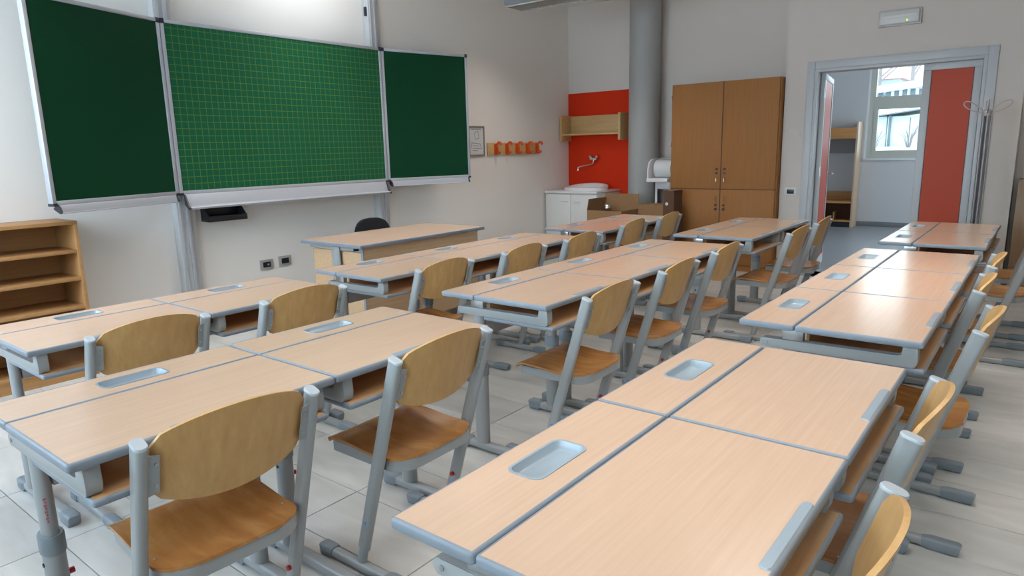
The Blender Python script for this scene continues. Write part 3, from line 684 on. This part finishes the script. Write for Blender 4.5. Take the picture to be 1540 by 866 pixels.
# ------------------------------------------------------------------ sink corner
V = empty('sink_cabinet', (7.3, 4.78, 0)); tag(V, 'white two-door sink cabinet in the corner under the tap', 'cabinet')
part('body', WHITE, V, (.02, .58, -.385, .395, .09, .84), .002); part('plinth', WHITE, V, (.06, .57, -.37, .38, 0, .09))
part('worktop', CERAM, V, (-.015, .588, -.39, .40, .84, .868), .006)
for s in (-1, 1):
    dr_ = part('door', WHITE, V, (0, .019, .005+(.0025 if s > 0 else -.385), .005+(.385 if s > 0 else -.0025), .10, .825), .002)
    obj('handle', sweep([(-.001, s*.05, .735), (-.02, s*.05, .735), (-.02, s*.14, .735), (-.001, s*.14, .735)], ell(.0045, .0045, 8)), plain('pale_handle', (.55, .54, .52), .4), dr_)
bs = bmesh.new(); rings = []
for sc_, z in ((1, .868), (1.0, .905), (.93, .912), (.85, .905), (.72, .875), (.3, .872)):
    rings.append([bs.verts.new((.30+.25*sc_*math.cos(2*PI*i/28), -.04+.30*sc_*math.sin(2*PI*i/28), z+(.035*max(0, math.cos(2*PI*i/28)) if .9 < z < .92 else 0))) for i in range(28)])
for A, B in zip(rings, rings[1:]):
    for j in range(28): bs.faces.new((A[j], A[(j+1) % 28], B[(j+1) % 28], B[j]))
bs.faces.new(rings[-1]); obj('basin', bs, CERAM, V)
F_ = empty('wall_tap', (XF-.008, 4.77, 1.39-.13)); tag(F_, 'chrome wall tap with swivel spout on the orange panel', 'tap')
obj('body', cyl((-.055, -.05, 0), (-.055, .05, 0), .020), CHROME, F_)
obj('wall_flange', cyl((-.05, 0, 0), (0, 0, 0), .026), CHROME, F_)
for s in (-1, 1): obj('handle', lathe([(.010, 0), (.022, .008), (.024, .03), (.012, .04)], 10, off=(-.055, s*.05, .008)), CHROME, F_)
obj('spout', sweep([(-.055, 0, -.015), (-.06, .005, -.06), (-.09, .03, -.075), (-.20, .11, -.095), (-.225, .13, -.105), (-.228, .135, -.15)], ell(.010, .010, 10), up=(0, 1, 0)), CHROME, F_)
W_ = empty('wall_shelf', (XF-.01, 4.73, 1.39+.27)); tag(W_, 'beech wall shelf with deep end panels across the orange panel', 'shelf')
part('back_panel', WALLSHELF, W_, (-.018, 0, -.42, .42, -.075, .155), .002); part('board', WALLSHELF, W_, (-.22, -.018, -.42, .42, -.095, -.075), .002)
for s in (-1, 1): part('end_panel', WALLSHELF, W_, (-.235, 0, s*.42, s*.455, -.165, .165), .004)
pl = obj('pillar', lathe([(.186, 0), (.186, ZC)], 40), PILLAR, None, (7.70, 3.972, 0)); tag(pl, 'round grey concrete pillar between sink corner and wardrobe', 'pillar', kind='structure')
# paper-roll stand squeezed between pillar and wardrobe
Q = empty('paper_roll_stand', (7.44, 3.655, 0)); tag(Q, 'white stand with rounded side and big paper roll, between pillar and wardrobe', 'stand')
pts = [(0, 1.0), (.34, 1.0), (.34, 1.25), (.20, 1.262), (.09, 1.25), (.03, 1.21), (0, 1.14)]
obj('side_panel', prism(pts, 'y', .115, .135, .003), CERAM, Q); part('base_tray', CERAM, Q, (-.01, .34, -.13, .137, .985, 1.03), .005)
part('top_bar', GREY, Q, (.25, .30, -.13, .114, 1.225, 1.262), .004)
obj('paper_roll', cyl((.17, -.13, 1.135), (.17, .085, 1.135), .105, 28), PAPER, Q)
part('leg', CERAM, Q, (.10, .13, .05, .075, 0, .984), .003); part('leg', CERAM, Q, (.10, .13, -.13, -.105, 0, .984), .003); part('apron', CERAM, Q, (.10, .125, -.104, .05, .90, .985), .003)
# cardboard boxes
def carton(loc, rz, sx, sy, sz, label, flaps, mat=CARD, closed=False):
    c = empty('cardboard_box', loc, rz); tag(c, label, 'box'); t = .006
    part('bottom', mat, c, (-sx, sx, -sy, sy, 0, t))
    for s in (-1, 1):
        part('side', mat, c, (s*sx, s*(sx-t), -sy, sy, t, sz)); part('side', mat, c, (-sx+t, sx-t, s*sy, s*(sy-t), t, sz))
    if closed:
        part('lid_flap', mat, c, (-sx, sx, -sy, -.002, sz, sz+t)); part('lid_flap', mat, c, (-sx, sx, .002, sy, sz, sz+t)); part('tape', plain('brown_tape', (.30, .17, .08), .3), c, (-sx, sx, -.025, .025, sz+t, sz+t+.001))
    for ax, s, ang, l in flaps:
        if ax == 'x':
            o = part('flap', mat, c, (0, l, -sy, sy, -t/2, t/2)); o.location = (s*sx, 0, sz); o.rotation_euler = (0, -ang, 0 if s > 0 else PI)
            if s < 0: o.rotation_euler = (0, -ang, PI)
        else:
            o = part('flap', mat, c, (-sx, sx, 0, l, -t/2, t/2)); o.location = (0, s*sy, sz); o.rotation_euler = (ang, 0, 0 if s > 0 else PI)
    return c
carton((6.98, 3.99, 0), 0, .20, .225, .69, 'open tan cardboard box with raised flaps beside the sink cabinet', [('y', 1, math.radians(100), .13), ('x', 1, math.radians(84), .17)])
gb = obj('drain_trap', lathe([(.012, -.05), (.03, -.045), (.048, -.02), (.052, .0), (.048, .022), (.03, .045), (.012, .05)], 16), CHROME, None, (6.98, 4.06, .705)); tag(gb, 'shiny round drain fitting lying in the open box', 'fitting')
part('packing', CARDD, bpy.data.objects['cardboard_box'], (-.19, .19, -.215, .215, .60, .653))
carton((7.30, 3.60, 0), .0, .13, .16, .735, 'closed flat-topped cardboard box in front of the pillar', [], CARD, True)
DB = carton((7.24, 3.36, 0), 0, .11, .065, .90, 'tall dark brown carton with white round sticker by the wardrobe', [], CARDD, True)
obj('sticker', cyl((-.111, .02, .76), (-.1125, .02, .76), .018, 16), PAPER, DB)

# ------------------------------------------------------------------ wardrobe
B_ = empty('wardrobe', (7.48, 2.905, 0)); tag(B_, 'tall beech four-door wardrobe with black locks beside the doorway', 'wardrobe')
wy, wz, wsp = .610, 1.39+.692-.004, 1.39-.478
part('body', CABW, B_, (.02, .415, -wy, wy, 0, wz), .001)
DARKG = plain('door_gap_shadow_brown', (.10, .05, .025), .8)
for s in (-1, 1):
    a, b_ = (.003, wy-.012) if s > 0 else (-wy+.012, -.003)
    for z0, z1, up_ in ((wsp+.003, wz-.006, 1), (.07, wsp-.003, -1)):
        d_ = part('door', CABW, B_, (0, .0195, a, b_, z0, z1), .0015)
        hz = z0+.10 if up_ > 0 else z1-.10
        hd = obj('handle', sweep([(0, s*.045, hz-.022), (-.02, s*.045, hz-.018), (-.02, s*.045, hz+.018), (0, s*.045, hz+.022)], ell(.006, .006, 8), up=(0, 1, 0)), CHROME, d_)
        for q in (0, 1):
            zz = hz+(.075 if up_ > 0 else -.075)+(.045*q*up_)
            obj('lock', cyl((0, s*.045, zz), (-.014, s*.045, zz), .014 if q else .011, 12), BLACK, d_)
    for z in (wz-.14, wz-.66, .35):
        if s > 0: obj('hinge', box(.002, .03, wy+.001, wy+.008, z-.025, z+.025, .002), STEEL, B_)
for d in ((-.006, .006, .07, wz-.006), (-wy+.012, wy-.012, wsp-.005, wsp+.005)): part('gap_shade_strip', DARKG, B_, (-.0008, .02, d[0], d[1], d[2], d[3]))  # dark strips over the door gaps, their colour stands in for shade
part('plinth', CABW, B_, (.012, .02, -wy+.01, wy-.01, 0, .066))

# ------------------------------------------------------------------ things on and by the door wall
L_ = empty('emergency_light', (XD, 1.268, 1.39+1.137)); tag(L_, 'white emergency light box with green indicator above the doorway', 'lamp')
EMW = plain('lamp_diffuser_white', (.60, .58, .58), .3)
part('housing', plain('lamp_case_white', (.52, .50, .50), .45), L_, (-.035, 0, -.178, .178, -.073, .073), .006)
part('diffuser', EMW, L_, (-.062, -.035, -.165, .165, -.06, .06), .012); part('tube_reflector', plain('reflector', (.68, .66, .66), .3), L_, (-.066, -.062, -.145, .145, .0, .022), .002)
obj('indicator', cyl((-.062, -.068, -.035), (-.067, -.068, -.035), .007, 10), emitter('green_led', (.55, .9, .05), 1.6), L_)
socket(XD, 2.17, 1.39-.497, -PI/2, 'white light switch plate with black insert between wardrobe and doorway', False, WHITE)
pz = empty('blank_wall_plate', (XD, 2.16, 1.39+.109), -PI/2); tag(pz, 'blank off-white cover plate on wall left of the doorway', 'wall plate')
part('plate', WALL2, pz, (-.056, .056, -.006, 0, -.042, .042), .002); part('screw_cover', WALL2, pz, (-.04, .04, -.0075, -.006, -.026, .026), .001)
ST = empty('coat_stand', (7.22, .488, 0)); tag(ST, 'grey metal coat stand with looped hooks before the red door leaf', 'coat stand')
STG = plain('stand_grey_metal', (.26, .245, .255), .35, .4); STL = plain('stand_pale_hooks', (.46, .42, .41), .35, .3)
for a in range(4):
    x, y = .024*math.cos(a*PI/2+.5), .024*math.sin(a*PI/2+.5); obj('pole_tube', cyl((x, y, .03), (x, y, 1.60), .0115, 10), STG, ST)
obj('base', lathe([(.19, 0), (.19, .012), (.16, .022), (.03, .034)], 28), STG, ST)
obj('head', lathe([(.030, 1.585), (.036, 1.595), (.036, 1.63), (.020, 1.64)], 14), STL, ST)
obj('finial', cyl((0, 0, 1.63), (0, 0, 1.70), .012, 10), STL, ST)
for k in range(4):
    a = k*PI/2+PI/2+.12; ca, sa = math.cos(a), math.sin(a); pp = []
    for i in range(17):
        t = i/16*2*PI; u = .5-.5*math.cos(t); rr = .015+.155*u; wv = .038*math.sin(t)*(.35+.65*u)
        pp.append(((rr-wv*.5)*ca, (rr-wv*.5)*sa, 1.60+rr*.62+wv*.87))
    obj('hook_loop', sweep(pp, ell(.0048, .0048, 8), up=(-sa, ca, 0)), STL, ST)
Z_ = empty('low_cupboard', (7.46, -.30, 0)); tag(Z_, 'brown low cupboard in the recess right of the doorway', 'cupboard')
cw = wood('cupboard_brown', (.22, .125, .06), (.28, .165, .085), 'z', .45, 2.2, 22)
part('body', cw, Z_, (.02, .42, -.50, .52, .0, 1.035), .001)
for s in (-1, 1):
    d_ = part('door', cw, Z_, (0, .0195, .01+(.004 if s > 0 else -.505), .01+(.505 if s > 0 else -.004), .27, 1.03), .0015); obj('handle', cyl((0, s*.05, .65), (-.025, s*.05, .65), .010, 10), STEEL, d_)
part('drawer', cw, Z_, (0, .0195, -.495, .515, .07, .262), .0015)
# hall coat-rack bench
HB_ = empty('cloakroom_bench', (XH-.36, 2.535, 0)); tag(HB_, 'wooden cloakroom bench unit with hat shelf standing in the hall', 'bench')
HWD = wood('hall_bench_wood', (.44, .20, .06), (.54, .27, .095), 'y', .4, 2.2, 22); HSD = wood('hall_side_beech', (.52, .36, .24), (.60, .44, .31), 'z', .4, 2.2, 22)
part('side_panel', HSD, HB_, (0, .345, 0, .03, 0, 1.72), .002); part('side_panel', HSD, HB_, (0, .345, 1.0, 1.03, 0, 1.72), .002)
part('hat_shelf_front', HWD, HB_, (.0, .022, .03, 1.0, 1.455, 1.63), .002); part('hat_shelf', HWD, HB_, (.022, .34, .03, 1.0, 1.455, 1.475))
part('back_rail', plain('rack_grey', (.30, .30, .31), .6), HB_, (.32, .343, .03, 1.0, 1.22, 1.45)); part('seat_board', HWD, HB_, (-.01, .34, .03, 1.0, .40, .43), .002); part('seat_back', HWD, HB_, (.31, .335, .03, 1.0, .43, .58), .002)
part('shoe_back', CARDD, HB_, (.32, .335, .03, 1.0, .06, .40)); part('shoe_shelf', HWD, HB_, (.0, .32, .03, 1.0, .09, .115), .002); part('plinth', BLACK, HB_, (.02, .04, .03, 1.0, 0, .09))
obj('shoe_divider', prism([(.115, .05), (.25, .10), (.27, .05)], 'y', .0, .0) if False else box(.10, .30, .30, .32, .1155, .24, .002), HWD, HB_)

# ------------------------------------------------------------------ ceiling lamp that shows at the top
def ceiling_lamp(loc, label, LAMPW):
    G_ = empty('ceiling_lamp', loc); tag(G_, label, 'lamp', 'suspended louvred lamps')
    part('housing', LAMPG, G_, (-.15, .15, -.78, .78, -.345, -.275), .006)
    lb = bmesh.new()
    for k in range(40): bx(lb, -.135, .135, -.75+k*.0385, -.744+k*.0385, -.358, -.3455)
    obj('louvre', lb, LOUV, G_, smooth=False)['kind'] = 'stuff'
    for s in (-1, 1):
        part('side_lip', LOUV, G_, (s*.14, s*.146, -.77, .77, -.36, -.3455))
        obj('suspension_wire', cyl((0, s*.6, -.275), (0, s*.6, 0), .003, 6), STEEL, G_)
    l = area('lamp_light', (0, 0, -.362), (0, 0, -1), .27, 1.5, LAMPW, (1, .935, .87)); l.data.spread = math.radians(125); l.rotation_euler = (0, 0, 0); l.parent = G_
for x in (1.2, 3.6, 6.0):
    for y in (.6, 3.86):
        ceiling_lamp((x, y, ZC), 'grey suspended louvred fluorescent lamp, %s, %s' % ({1.2: 'window end', 3.6: 'mid-room', 6.0: 'end-wall side'}[x], 'chalkboard side' if y > 2 else 'back-row side'), {(1.2, .6): 14.5, (1.2, 3.86): 13, (3.6, .6): 25, (3.6, 3.86): 17, (6.0, .6): 7, (6.0, 3.86): 14}[x, y])
